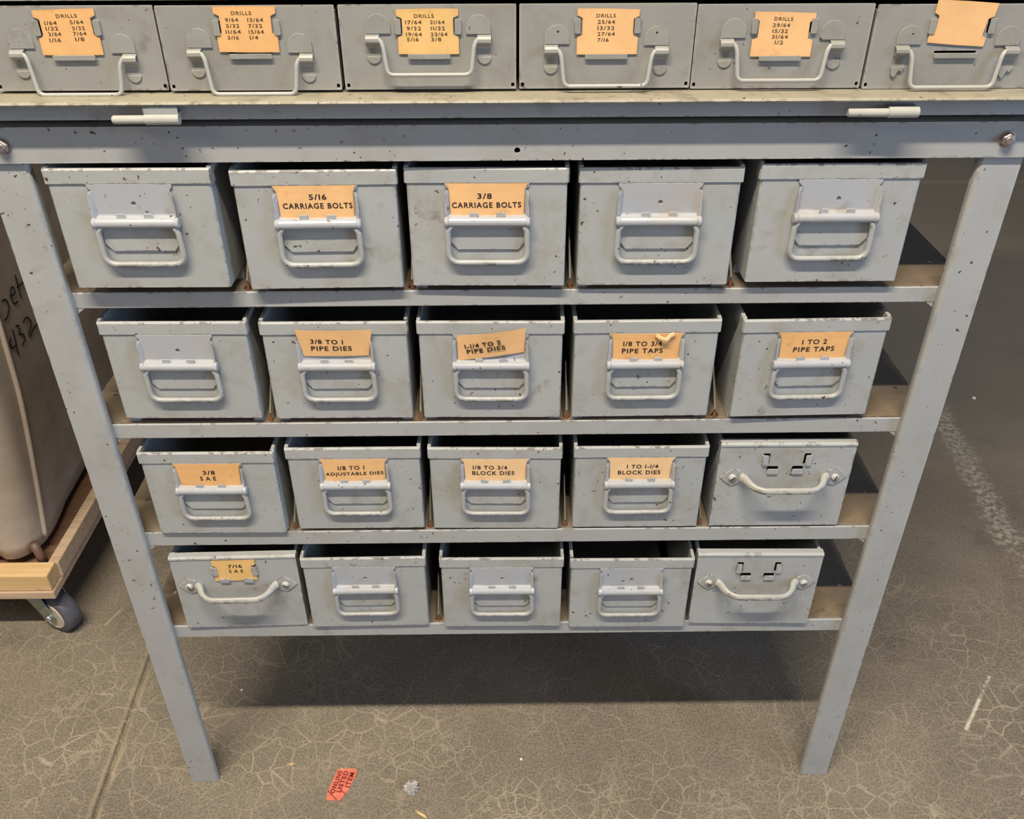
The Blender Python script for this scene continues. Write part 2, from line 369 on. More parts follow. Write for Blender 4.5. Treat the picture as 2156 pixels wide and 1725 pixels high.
# legs: bent channel, front face toward the camera
def leg(x_out, x_in, y0, ytop, sgn, ret=.0085):
    bm = bmesh.new(); t = .0018
    lo, hi = min(x_out, x_in), max(x_out, x_in); d = 1 if sgn > 0 else -1
    ya_, yb_ = (y0, y0+t) if d > 0 else (y0-t, y0)
    # ring of the C section, swept up
    xi = x_in; xo = x_out; s = 1 if xo > xi else -1
    rb = .0040
    sec = [(xi+s*rb*(1-math.cos(R(a))), y0+d*rb*(1-math.sin(R(a)))) for a in (0, 18, 36, 54, 72, 90)]+[(xo, y0), (xo, y0+d*.030), (xo-s*t, y0+d*.030), (xo-s*t, y0+d*t), (xi+s*t, y0+d*t), (xi+s*t, y0+d*ret), (xi, y0+d*ret)]
    a = [bm.verts.new((x, y, 0)) for x, y in sec]; b_ = [bm.verts.new((x, y, ytop)) for x, y in sec]; n = len(sec)
    for i in range(n): bm.faces.new((a[i], a[(i+1) % n], b_[(i+1) % n], b_[i]))
    bm.faces.new(a[::-1]); bm.faces.new(b_)
    return bm
for xo, xi in ((-.457, -.419), (.457, .419)): obj('leg', leg(xo, xi, 0.0, .934, 1), M['frame'], rack, bevel=.0006)
for xo, xi in ((-.457, -.419), (.457, .419)): obj('leg', leg(xo, xi, .385, .934, -1), M['frame'], rack, bevel=.0012)
# top beam with the small hole in the middle
bm = bmesh.new()
prism(bm, [(-.462, .9046), (.462, .9046), (.462, .9359), (-.462, .9359)], -.004, -.0015, holes=[circ(.0099, .9134, .0027)])
box(bm, -.462, .462, -.0017, .022, .9339, .9359); box(bm, -.415, .415, -.0017, .010, .9046, .9062)
obj('cross_beam', bm, M['frame'], rack)
bm = bmesh.new(); box(bm, -.455, .455, .383, .3865, .9046, .9359); obj('cross_beam', bm, M['frame'], rack, bevel=.0006)
for sx in (-1, 1):
    bm = bmesh.new(); box(bm, sx*.4575-.0015, sx*.4575+.0015, .004, .38, .9, .934); obj('side_rail', bm, M['frame'], rack, bevel=.0006)
for x, z, a in ((.4349, .9209, 12), (-.4325, .9202, 25)):
    bm = bmesh.new()
    lathe(bm, [(.0062, 0), (.0062, .0040), (.0050, .0052)], (x, -.004, z), (0, -1, 0), 6)
    bmesh.ops.rotate(bm, cent=(x, 0, z), matrix=Matrix.Rotation(R(a), 3, 'Y'), verts=bm.verts)
    lathe(bm, [(.0074, 0), (.0072, .0008)], (x, -.004, z), (0, -1, 0), 20)
    lathe(bm, [(.0042, .0045), (.0040, .0060), (.0032, .0068)], (x, -.004, z), (0, -1, 0), 16)
    ob = obj('bolt', bm, STEEL, rack, bevel=.0004); ob['label'] = 'worn hexagonal bolt head'
bm = bmesh.new(); box(bm, -.452, .452, .3855, .3865, .27, .93); obj('added_back_panel', bm, M['frame'], rack)  # unseen sheet added to keep the gaps between bins dark

SH = [.7731, .6185, .4657, .3105]     # top edge of each front lip
LB = [.7561, .5998, .4455, .2903]     # bottom edge
PAN = [z-.0016 for z in SH]
DIV = {0: [(-.2510, 5), (-.0918, 5), (.0615, 4.5), (.2180, 5)], 1: [(-.2525, 3.4), (-.0925, 3.6), (.0630, 4), (.2215, 6)], 2: [(-.2475, 3.4), (-.0905, 4), (.0660, 4), (.2235, 3.6)], 3: [(-.0885, 5)]}
for r in range(4):
    z = PAN[r]
    bm = bmesh.new()
    holes = [circ(.437, .070, .003, 12), circ(-.437, .070, .003, 12)]
    fs = prism(bm, [(-.455, .0145), (.455, .0145), (.455, .383), (-.455, .383)], z-.0012, z, holes=holes)
    # prism() extrudes along y: turn it flat
    for vv in bm.verts: vv.co = Vector((vv.co.x, vv.co.z, vv.co.y))
    box(bm, -.455, .455, .381, .383, z-.018, z-.001)
    sh = obj('shelf', bm, M['pan'], rack); sh['label'] = 'tan dirt-stained shelf pan'
    bm = bmesh.new()
    prof = [(.0175, z-.003), (.0165, z-.0012), (.0125, z-.0018), (.0110, SH[r]-.0004), (.0098, SH[r]), (.0090, SH[r]-.0010), (.0090, LB[r]+.001), (.0098, LB[r]), (.0190, LB[r])]
    P = [Vector((0, a, b)) for a, b in prof]
    strip_x(bm, prof, -.4545, .4545, .0012)
    obj('front_lip', bm, M['frame'], sh, bevel=0, smooth=False)
    for x, hw in DIV[r]:
        hw *= MM; bm = bmesh.new(); t = .0008
        for s in (-1, 1):
            # leaning sheet of an A shaped guide, its front edge cut back
            q = [(s*hw, .0165, 0), (s*.0009, .0165, .010), (s*.0006, .050, .050), (s*.0006, .36, .050), (s*hw, .36, 0)]
            a = [bm.verts.new((x+p[0], p[1], z+p[2])) for p in q]; b_ = [bm.verts.new((x+p[0]-s*t, p[1], z+p[2])) for p in q]
            bm.faces.new(a); bm.faces.new(b_[::-1])
            for i in range(5): bm.faces.new((a[i], b_[i], b_[(i+1) % 5], a[(i+1) % 5]))
        dv = obj('divider', bm, M['guide'], sh)
    for x, hw in DIV[r]:
        bm = bmesh.new(); prism(bm, [(x-.0017, z+.0003), (x+.0017, z+.0003), (x+.0017, z+.0055), (x, z+.0095), (x-.0017, z+.0055)], .0148, .0159)
        dv = obj('slot_notch', bm, RUST, sh); dv['label'] = 'rust brown notch at the foot of a bin guide'
# little gussets where lips meet the legs
for r in range(3):
    for s in (-1, 1):
        bm = bmesh.new(); prism(bm, [(s*.419, LB[r]), (s*.412, LB[r]), (s*.419, LB[r]-.0055)], .0095, .0110); obj('gusset', bm, M['frame'], rack)

# ------------------------------------------------------------------ bins
BINS = {'11': (-0.3327, -0.0045, -0.39, 0.7848), '12': (-0.1706, -0.0005, 0.9, 0.781), '13': (-0.0172, 0.0015, -0.82, 0.7814), '14': (0.139, 0.003, -0.34, 0.7801), '15': (0.2998, 0.001, 0.04, 0.7832), '21': (-0.3313, 0.0095, -0.6, 0.6255), '22': (-0.1724, 0.0095, -0.22, 0.624), '23': (-0.0164, 0.0098, -0.83, 0.6232), '24': (0.1401, 0.0095, 0.29, 0.6233), '25': (0.3072, 0.0042, 1.07, 0.626), '31': (-0.3269, 0.0042, -0.25, 0.469), '32': (-0.169, 0.0095, -0.03, 0.4696), '33': (-0.0139, 0.0095, -1.03, 0.4678), '34': (0.1462, 0.0092, -0.14, 0.4681), '35': (0.3069, 0.009, -0.34, 0.4685), '41': (-0.3255, 0.006, 1.04, 0.3129), '42': (-0.1719, 0.0045, 0.51, 0.3128), '43': (-0.0083, 0.0035, -0.43, 0.3108), '44': (0.1469, 0.0035, -0.33, 0.3075), '45': (0.2989, 0.0045, -0.79, 0.3105)}
CTEXT = {
'12': ('peach', [('5/I6', 2.1, 91.5, 15.7, 5.2, 0), ('CARRIAGE BOLTS', 1.2, 83.2, 62.3, 5.3, 0)]),
'13': ('peach', [('3/8', -2.1, 90.1, 12.9, 5.2, 0), ('CARRIAGE BOLTS', -0.5, 81.7, 62.5, 5.3, 0.4)]),
'22': ('peach', [('3/8 TO I', -7.2, 95.6, 32.5, 5.3, -1.2), ('PIPE DIES', -3.4, 87.5, 40.7, 5.5, 0)]),
'23': ('peach', [('I-I/4 TO 2', -8.0, 91.9, 36.6, 5.3, 10.3), ('PIPE DIES', -4.8, 85.7, 39.3, 5.3, 9.1)]),
'24': ('orange', [('I/8 TO 3/4', -4.1, 90.4, 38.9, 5.5, 0), ('PIPE TAPS', -3.7, 82.2, 41.3, 5.6, 0.3)]),
'25': ('orange', [('I TO 2', -0.2, 91.1, 24.8, 5.5, 1), ('PIPE TAPS', 0.5, 82.6, 41.4, 5.6, 1)]),
'31': ('orange', [('3/8', 0.6, 90.1, 13.2, 5.6, 0), ('S A E', -1.6, 81.9, 17.3, 5.7, 0)]),
'32': ('peach', [('I/8 TO I', -3.0, 90.4, 29.2, 5.6, 1.5), ('ADJUSTABLE DIES', 0.0, 81.7, 63.8, 5.7, 1.6)]),
'33': ('pale', [('I/8 TO 3/4', -5.7, 90.6, 37.8, 5.3, -0.5), ('BLOCK DIES', -2.1, 82.9, 46.4, 5.5, 0)]),
'34': ('pale', [('I TO I-I/4', 2.0, 90.2, 34.5, 5.3, 0), ('BLOCK DIES', -1.1, 82.0, 47.0, 5.5, 0.1)]),
'41': ('gold', [('7/I6', 1.7, 103.2, 16.7, 5.3, 1.2), ('S A E', 1.9, 95.4, 16.8, 5.1, 0.7)])}
LAB = {
'11': 'empty-holder grey bin at the left end of the upper shelf, rust chips on its handle',
'12': 'grey bin with clean card reading 5/16 CARRIAGE BOLTS, second on the top shelf',
'13': 'grey bin with card reading 3/8 CARRIAGE BOLTS, third on the top shelf',
'14': 'grey bin with bare card holder immediately right of the 3/8 CARRIAGE BOLTS bin',
'15': 'grey bin with bare card holder at the right end of the upper shelf',
'21': 'grey bin with bare card holder left of the 3/8 TO 1 PIPE DIES bin',
'22': 'grey bin with card reading 3/8 TO 1 PIPE DIES',
'23': 'grey bin with a crooked card reading 1-1/4 TO 2 PIPE DIES',
'24': 'grey bin with torn-cornered orange card reading 1/8 TO 3/4 PIPE TAPS',
'25': 'grey bin with orange card reading 1 TO 2 PIPE TAPS',
'31': 'grey bin with orange card reading 3/8 SAE',
'32': 'grey bin with card reading 1/8 TO 1 ADJUSTABLE DIES',
'33': 'grey bin with yellowish card reading 1/8 TO 3/4 BLOCK DIES',
'34': 'grey bin with pale card reading 1 TO 1-1/4 BLOCK DIES',
'35': 'bow-handled grey bin with four bare tabs, right end of the third shelf',
'41': 'grey bow-handled bin with card reading 7/16 SAE, left end of lowest shelf',
'42': 'bare-holder grey bin right beside the 7/16 SAE bin on the lowest shelf',
'43': 'bare-holder grey bin in the middle of the lowest shelf',
'44': 'bare-holder grey bin left of the bow-handled end bin on the lowest shelf',
'45': 'grey bow-handled bin with four bare tabs at the right end of the lowest shelf'}
GRP = {'1': 'bins on the top shelf of the rack', '2': 'bins on the second shelf', '3': 'bins on the third shelf', '4': 'bins on the lowest shelf'}
D = .295
_cache = {}
def shared(key, fn):
    if key not in _cache: _cache[key] = fn()
    return _cache[key]
def mesh_of(bm, name):
    bmesh.ops.recalc_face_normals(bm, faces=bm.faces[:]); me = bpy.data.meshes.new(name); bm.to_mesh(me); bm.free(); return me
def ushell(bm, w, t, D, z0, z1, r):
    arc = (0, 22, 45, 67, 90)
    outer = [(-w, D)]+[(-w+r*(1-math.cos(R(a))), r*(1-math.sin(R(a)))) for a in arc]+[(w-r*(1-math.cos(R(a))), r*(1-math.sin(R(a)))) for a in arc[::-1]]+[(w, D)]
    ri = max(.0002, r-t)
    inner = [(-w+t, D)]+[(-w+t+ri*(1-math.cos(R(a))), t+ri*(1-math.sin(R(a)))) for a in arc]+[(w-t-ri*(1-math.cos(R(a))), t+ri*(1-math.sin(R(a)))) for a in arc[::-1]]+[(w-t, D)]
    L = []
    for z in (z0, z1):
        L.append(([bm.verts.new((x, y, z)) for x, y in outer], [bm.verts.new((x, y, z)) for x, y in inner]))
    (o0, i0), (o1, i1) = L; n = len(outer)
    for k in range(n-1):
        bm.faces.new((o0[k], o0[k+1], o1[k+1], o1[k])); bm.faces.new((i0[k+1], i0[k], i1[k], i1[k+1]))
        bm.faces.new((o1[k], o1[k+1], i1[k+1], i1[k])); bm.faces.new((o0[k+1], o0[k], i0[k], i0[k+1]))
    for k in (0, n-1): bm.faces.new((o0[k], o1[k], i1[k], i0[k]))
def body_A(gap, fy=.020):
    bm = bmesh.new(); w = .0722; t = .0012
    ushell(bm, w, t, D, 0, .1132, .0024)
    for s in (-1, 1):
        xa, xb = sorted((s*(w-.012), s*(w-.0005))); box(bm, xa, xb, fy, D-.01, -gap, .0006)
    box(bm, -w, w, D-t, D, 0, .1135); box(bm, -w+t*.5, w-t*.5, t*.5, D-t*.5, .0004, .0016)
    return mesh_of(bm, 'body')
def rim_A():
    bm = bmesh.new(); w = .0731
    # folded front band and rolled side edges
    strip_x(bm, [(-.0008, .1016), (-.0008, .1138), (-.0002, .1146), (.0018, .1146), (.0026, .1138), (.0026, .1085)], -w, w, .0006)
    me = bm
    for s in (-1, 1):
        x0, x1 = sorted((s*(w-.0032), s*(w+.0006))); box(bm, x0, x1, .0028, D, .1095, .1162)
        x0, x1 = sorted((s*(w-.0006), s*(w+.0008))); box(bm, x0, x1, .0004, .010, .1012, .1150)
    return mesh_of(bm, 'rim')
def holder_A():
    bm = bmesh.new(); m_ = MM
    # plate with dimple hole; small horns at the top corners
    poly = [(-33.6, 66), (33.6, 66), (34.2, 93.5), (35.2, 96.0), (37.6, 98.6), (38.0, 101.3), (-38.0, 101.3), (-37.6, 98.6), (-35.2, 96.0), (-34.2, 93.5)]
    prism(bm, [(x*m_, z*m_) for x, z in poly], -.0016, -.0004, holes=[circ(.0006, .0835, .0020, 14)])
    for s in (-1, 1):
        # flaring side flange that cups the card, deepest at the foot
        q = [(34.0, -1.2, 95.0), (36.6, -3.6, 95.6), (37.6, -5.2, 92.5), (38.2, -6.6, 72.0), (39.4, -8.8, 66.0), (39.0, -7.8, 61.6), (34.6, -1.0, 62.5), (33.5, -1.0, 66.0)]
        a = [bm.verts.new((s*x*m_, y*m_, z*m_)) for x, y, z in q]; b_ = [bm.verts.new((s*(x-1.0)*m_, (y+.2)*m_, z*m_)) for x, y, z in q]; n = len(q)
        for i in range(n): bm.faces.new((a[i], a[(i+1) % n], b_[(i+1) % n], b_[i]))
        cx = a[0].co*0
        bm.faces.new(a); bm.faces.new(b_[::-1])
    # rolled hinge bar
    pr = [(-.0014, .0740), (-.0022, .0722), (-.0044, .0714)]
    for i in range(9):
        t = R(100-200*i/8); pr.append((-.0052-.0044*math.sin(R(90)-0+0)*math.cos(t-R(0))*1.0 if False else -.0052-.0044*math.cos(R(80)-R(25)*i), .0668+.0046*math.sin(R(80)-R(25)*i)))
    strip_x(bm, pr, -.0352, .0352, .0010)
    for s in (-1, 1): lathe(bm, [(.0044, 0), (.0049, .0006), (.0049, .0030), (.0042, .0040)], (s*.0350, -.0054, .0668), (s, 0, 0), 16)
    # two little stops the card stands behind
    for x in (-.0120, .0125):
        prism(bm, rrect(x-.0040, x+.0040, .0692, .0756, .0012, 2), -.0062, -.0048)
        box(bm, x-.0036, x+.0036, -.0052, -.0020, .0694, .0706)
    return mesh_of(bm, 'card_holder')
def plate_A():
    bm = bmesh.new(); prism(bm, [(x*MM, z*MM) for x, z in ((-28.0, 38.2), (28.4, 38.2), (34.3, 45.8), (34.3, 64.5), (-34, 64.5), (-34, 45.8))], -.0020, -.0002)
    return mesh_of(bm, 'handle_plate')
def handle_A():
    bm = bmesh.new(); x = .0360
    pts = arc_path([(-.0322, -.0056, .0640), (-x, -.0056, .0585), (-x-.0008, -.0047, .0262), (x+.0008, -.0047, .0262), (x, -.0056, .0585), (.0322, -.0056, .0640)], .0115, 8)
    sweep(bm, pts, .0026, 12, radii=[.0019 if i in (0, len(pts)-1) else .0026 for i in range(len(pts))])
    return mesh_of(bm, 'handle')
SLOTS = [rrect(s*.0226-.0038, s*.0226+.0038, .0893, .1038, .001, 2) for s in (-1, 1)]+[rrect(s*.0139-.0062, s*.0139+.0062, .0790, .0862, .001, 2) for s in (-1, 1)]
def body_B(gap):
    bm = bmesh.new(); w = .0743; t = .0013; h = .1168
    prism(bm, rrect(-w, w, 0, h-.0015, .001, 2), 0, t, holes=SLOTS)
    for s in (-1, 1):
        x0, x1 = sorted((s*(w-.0012), s*(w-.0012-t))); box(bm, x0, x1, t*.6, D, 0, h-.006)
        xa, xb = sorted((s*(w-.014), s*(w-.0025))); box(bm, xa, xb, .022, D-.01, -gap, .0006)
    box(bm, -w+.002, w-.002, D-t, D, 0, h-.006); box(bm, -w+.002, w-.002, t*.5, D-t*.5, .0004, .0016)
    return mesh_of(bm, 'body')
def rim_B():
    bm = bmesh.new(); w = .0743; h = .1168
    strip_x(bm, [(.0000, h-.0030), (.0000, h-.0012), (.0012, h), (.0085, h), (.0095, h-.0008), (.0095, h-.007)], -w, w, .0010)
    for s in (-1, 1):
        x0, x1 = sorted((s*(w-.0042), s*(w-.0008))); box(bm, x0, x1, .0098, D, h-.0075, h-.0015)
    return mesh_of(bm, 'rim')
def tabs_B():
    bm = bmesh.new()
    for s in (-1, 1):
        c = s*.0236
        prism(bm, rrect(c-.0032, c+.0032, .0886, .1022, .0012, 2), -.0026, -.0014); x0, x1 = sorted((s*.0254, s*.0268)); box(bm, x0, x1, -.0024, .0004, .0890, .1018)
        c = s*.0139; prism(bm, rrect(c-.0060, c+.0060, .0772, .0836, .0012, 2), -.0026, -.0014); box(bm, c-.0058, c+.0058, -.0024, .0004, .0770, .0784)
    return mesh_of(bm, 'card_tabs')
def eye_B():
    bm = bmesh.new(); 
    poly = [(-.0135, .0), (-.0075, -.0065), (0, -.0122), (.0085, -.0085), (.0110, 0), (.0085, .0085), (0, .0122), (-.0075, .0065)]
    prism(bm, poly, -.0016, -.0001); return mesh_of(bm, 'mounting_plate')
def screw_B():
    bm = bmesh.new()
    lathe(bm, [(.0046, 0), (.0046, .0006), (.0040, .0020), (.0026, .0030), (.0008, .0034)], (0, -.0016, 0), (0, -1, 0), 20)
    return mesh_of(bm, 'screw')
def slot_B():
    bm = bmesh.new(); box(bm, -.0006, .0006, -.0053, -.0040, -.0030, .0030); return mesh_of(bm, 'screw_slot')
def handle_B():
    bm = bmesh.new(); z = .0722
    pts = arc_path([(-.0475, -.0016, z), (-.0440, -.0045, z), (-.0400, -.0150, z-.0010), (-.0290, -.0245, z-.0020), (.0290, -.0245, z-.0020), (.0400, -.0150, z-.0010), (.0440, -.0045, z), (.0475, -.0016, z)], .012, 5)
    n = len(pts); rad = []
    for i, p in enumerate(pts):
        e = min(1, abs(p.x)/.0475); rad.append(.0042 if e < .75 else .0042+(e-.75)*.010)
    sweep(bm, pts, .0042, 14, flat=.72, updir=(0, -1, 0), radii=rad); return mesh_of(bm, 'handle')
def make_bin(k):
    x, y, yaw, z = BINS[k]; row = int(k[0])-1; gap = round(z-PAN[row]-.0002, 5)
    root = thing('storage_bin', LAB[k], 'bin', (x, y, z), (0, 0, R(yaw)), GRP[k[0]])
    if k in ('35', '41', '45'):
        obj('body', shared(('bB', gap), lambda: body_B(gap)), M['bin'], root, bevel=.0005)
        obj('rim', shared('rB', rim_B), M['bin'], root)
        obj('card_tabs', shared('tB', tabs_B), M['bin'], root)
        obj('handle', shared('hB', handle_B), M['bow'], root, smooth=True)
        for s in (-1, 1):
            e = obj('mounting_plate', shared('eB', eye_B), M['bin'], root, bevel=.0004); e.location = (s*.0572, 0, .0722)
            if s > 0: e.rotation_euler = (0, R(180), 0)
            sc = obj('screw', shared('sB', screw_B), SCREW, e, smooth=True)
            sl = obj('screw_slot', shared('slB', slot_B), DARK, e); sl.rotation_euler = (0, R(random.choice((-60, 20, 45, -25, 60))), 0)
    else:
        fy = .045 if k in ('11', '15') else .0125-y+.004
        obj('body', shared(('bA', gap, k), lambda: body_A(gap, fy)), M['bin'], root, bevel=.0005)
        obj('rim', shared('rA', rim_A), M['bin'], root, bevel=.0004)
        obj('card_holder', shared('hA', holder_A), M['holder'], root, bevel=.0003)
        obj('handle_plate', shared('pA', plate_A), M['bin'], root, bevel=.0003)
        h = obj('handle', shared('wA', handle_A), M['handle'], root, smooth=True)
        h.rotation_euler = (0, 0, 0)
    if k in CTEXT:
        tone, lines = CTEXT[k]; bm = bmesh.new(); tilt = 0
        if k == '41': cor = [(-25, 112.6), (26, 113), (24.9, 80), (-25, 79.5)]
        elif k == '22': cor = [(-37.5, 108.5), (38.5, 108.6), (32.8, 78.2), (-32.2, 78.0)]
        elif k == '23': cor = [(-33.5, 101.3), (35.0, 109.5), (33.6, 81.5), (-33.2, 71.8)]
        else: cor = [(-36.6, 101.8), (36.6, 101.8), (33.0, 68.4), (-33.0, 68.4)]
        yb = -.0030 if k == '41' else -.0030
        if k == '41':
            cw = [(-25, 112.6), (26, 113), (25.2, 104.5), (20.6, 103), (20.6, 89.5), (25, 88), (24.9, 80), (-25, 79.5), (-25, 87.5), (-20.6, 89), (-20.6, 102.5), (-25, 104)]
            prism(bm, [(a*MM, b_*MM) for a, b_ in cw], -.0013, -.0010); yf = lambda u, v: -.0013
        else:
            amp = {'22': .0022, '23': .003, '24': .0014, '32': .0010}.get(k, .0006); off = .0018 if k in ('22', '23') else .0
            yf = lambda u, v: -.0026-off*(1-v)-amp*math.sin(math.pi*u)*(1-.6*v)
            if k in ('22', '23'):
                sheet_grid(bm, [(a*MM, b_*MM) for a, b_ in cor], 14, 8, yf)
            else:
                # notched card: narrower below the horns of the holder
                sheet_grid(bm, [(-.0367, .1018), (.0367, .1018), (.0340, .0960), (-.0340, .0960)], 14, 2, lambda u, v: yf(u, v*.17))
                sheet_grid(bm, [(-.0340, .0960), (.0340, .0960), (.0328, .0684), (-.0328, .0684)], 14, 6, lambda u, v: yf(u, .17+v*.83))
        cd = obj('label_card', bm, CARDS[tone], root)
        cd['label'] = 'card reading '+' '.join(l[0].replace('I', '1') if any(ch.isdigit() for ch in l[0]) or l[0] == 'I TO 2' else l[0] for l in lines)
        cd['label'] = cd['label'].replace('S A E', 'SAE').replace('1TEM', 'ITEM')
        bm = bmesh.new()
        def bend(co, cor=cor, yf=yf, k=k):
            u = (co[0]/MM-cor[0][0])/(cor[1][0]-cor[0][0]); v = (cor[0][1]-co[2]/MM)/(cor[0][1]-cor[3][1])
            return (co[0], yf(min(1, max(0, u)), min(1, max(0, v)))+co[1], co[2])
        for s, cx, cz, w_, h_, a_ in lines: put_text(bm, s, cx*MM, cz*MM, w_*MM, h_*MM, a_, -.00012, fn=bend)
        obj('lettering', bm, INK, cd)
        if k == '24':
            bm = bmesh.new(); sweep(bm, arc_path([(.0085, -.0050, .1010), (.0125, -.0075, .0985), (.0190, -.0085, .0968), (.0215, -.0060, .1000), (.0270, -.0045, .1020)], .002, 3), .0024, 8, flat=.35)
            q = obj('torn_strip', bm, CARDS['pale'], cd, smooth=True); q['label'] = 'curled torn strip of paler card'
    return root
for k in BINS: make_bin(k)

# ------------------------------------------------------------------ drill cabinet on the rack
cab = thing('drill_cabinet', 'grey steel cabinet of six drill drawers with a projecting lower tray, standing on the rack', 'cabinet', (0, 0, .9365))
CZ = -.9365
bm = bmesh.new()
T = .9617
strip_x(bm, [(.36, T), (-.0225, T), (-.0246, T-.0006), (-.0253, T-.0018), (-.0246, T-.0030), (-.0218, T-.0034), (-.0105, T-.0036), (-.0092, T-.0046), (-.0092, .9440), (-.0084, .9432), (.010, .9432), (.012, .9428), (.012, .9368), (.36, .9366)], -.462, .470, .0011)
for vv in bm.verts: vv.co.z += CZ
obj('bottom_tray', bm, M['tray'], cab, smooth=False)
# the tray's front face is painted like the frame
bm = bmesh.new(); box(bm, -.4625, .4705, -.0108, -.0098, .9436, T-.0042)
for vv in bm.verts: vv.co.z += CZ
obj('tray_face', bm, M['frame'], cab, bevel=.0003)
bm = bmesh.new(); HT = 1.60  # casing carried up out of view to shade the canvas and far floor
box(bm, -.462, .470, .004, .36, 1.0318, 1.0338); box(bm, -.462, .470, .358, .36, .962, HT)
box(bm, -.462, -.4605, -.004, .36, .962, HT); box(bm, .4685, .470, -.004, .36, .962, HT); box(bm, -.462, .470, -.004, .36, HT-.002, HT)
for k in range(8):   # plain added upper front, rails and recessed panels
    z0 = 1.0318+k*.070; box(bm, -.4605, .4685, .004, .0055, z0, z0+.010)
box(bm, -.4605, .4685, .006, .0075, 1.040, HT-.001)
for vv in bm.verts: vv.co.z += CZ
obj('casing', bm, M['drawer'], cab)
for xl, xm, xr, z, a in ((-.3257, -.2986, -.2701, .9472, 0), (.2847, .3183, .3437, .9494, 0)):
    h = bmesh.new(); rr = .0041
    sweep(h, [(xm, -.0215, z+CZ), (xr, -.0215, z+CZ)], rr+.0005, 18); hg = obj('hinge', h, M['hinge'], cab, bevel=.0005)
    h = bmesh.new(); box(h, xm, xr, -.0235, -.0225, z+CZ+.002, T+CZ-.004) if xl < 0 else box(h, xm-.01, xr-.004, -.0135, -.0125, z+CZ-.0065, z+CZ)
    box(h, xm+.001, xr-.001, -.0225, -.0105, z+CZ+.0028, z+CZ+.0040)
    obj('hinge_leaf', h, M['frame'], hg)
    h = bmesh.new(); sweep(h, [(xl, -.0215, z-.0003+CZ), (xl+.0012, -.0215, z-.0003+CZ), (xm, -.0215, z-.0003+CZ)], rr-.0006, 18, radii=[.0028, rr-.0006, rr-.0006]); obj('hinge_pin', h, M['hinge'], hg, smooth=False)

XC = [-0.3544, -0.2088, -0.0626, 0.0833, 0.2277, 0.3729]
DT = {1: ('orange', [(-24.8, 62.9), (24.9, 64.2), (24.5, 28.8), (-25.0, 28.9)], [('DRILLS', 2.1, 58.8, 17.0, 2.8, 1.0), ('I/64', -12.1, 53.5, 9.8, 3.0, 1), ('I/32', -12.2, 49.3, 10.1, 3.0, 1), ('3/64', -11.1, 45.0, 10.3, 3.0, 1), ('I/I6', -12.0, 40.4, 9.4, 3.0, 1), ('5/64', 8.9, 54.1, 10.9, 3.0, 1), ('3/32', 9.3, 49.5, 10.3, 3.0, 1), ('7/64', 9.2, 45.3, 10.7, 3.0, 1), ('I/8', 8.1, 41.1, 7.5, 3.0, 1)]),
2: ('orange', [(-25.0, 65.4), (24.9, 65.4), (23.8, 30.6), (-25.1, 31.2)], [('DRILLS', -2.7, 60.6, 16.2, 2.8, 0), ('9/64', -11.1, 55.6, 10.6, 3.0, 0), ('5/32', -11.0, 51.1, 10.6, 3.0, 0), ('II/64', -11.3, 46.6, 12.2, 3.0, 0), ('3/I6', -12.1, 42.1, 9.1, 3.0, 0), ('I3/64', 7.8, 55.5, 12.7, 3.0, 0), ('7/32', 7.2, 51.0, 11.2, 3.0, 0), ('I5/64', 7.3, 46.5, 12.2, 3.0, 0), ('I/4', 4.8, 42.1, 6.8, 3.0, 0)]),
3: ('gold', [(-25.0, 62.7), (24.9, 62.9), (24.7, 28.4), (-24.9, 28.6)], [('DRILLS', -2.7, 57.7, 16.0, 2.8, 0), ('I7/64', -11.4, 53.0, 13.2, 3.0, 0), ('9/32', -11.3, 48.3, 11.8, 3.0, 0), ('I9/64', -11.5, 43.8, 12.9, 3.0, 0), ('5/I6', -12.7, 39.9, 9.6, 3.0, 0), ('2I/64', 7.9, 53.0, 11.8, 3.0, 0), ('II/32', 8.1, 48.3, 11.5, 3.0, 0), ('23/64', 8.9, 43.8, 13.6, 3.0, 0), ('3/8', 6.4, 39.8, 8.2, 3.0, 0)]),
4: ('peach', [(-24.8, 62.7), (25.5, 61.8), (25.3, 27.6), (-24.4, 27.5)], [('DRILLS', -1.6, 57.3, 15.7, 2.8, 0), ('25/64', -1.1, 52.6, 14.0, 3.0, 0), ('I3/32', -1.2, 47.9, 13.9, 3.0, 0), ('27/64', -0.8, 43.4, 14.2, 3.0, 0), ('7/I6', -3.1, 38.8, 9.2, 3.0, 0)]),
5: ('peach', [(-25.1, 60.6), (24.5, 59.2), (25.2, 25.8), (-24.9, 26.1)], [('DRILLS', -1.5, 55.1, 15.4, 2.8, -1), ('29/64', -2.6, 50.3, 14.1, 3.0, -.5), ('I5/32', -2.9, 45.8, 12.6, 3.0, -.5), ('3I/64', -2.5, 41.4, 13.2, 3.0, -.5), ('I/2', -2.6, 37.0, 7.0, 3.0, -.5)]),
6: ('peach', [(-24.6, 69.7), (25.4, 66.8), (21.4, 33.8), (-25.8, 37.1)], [])}
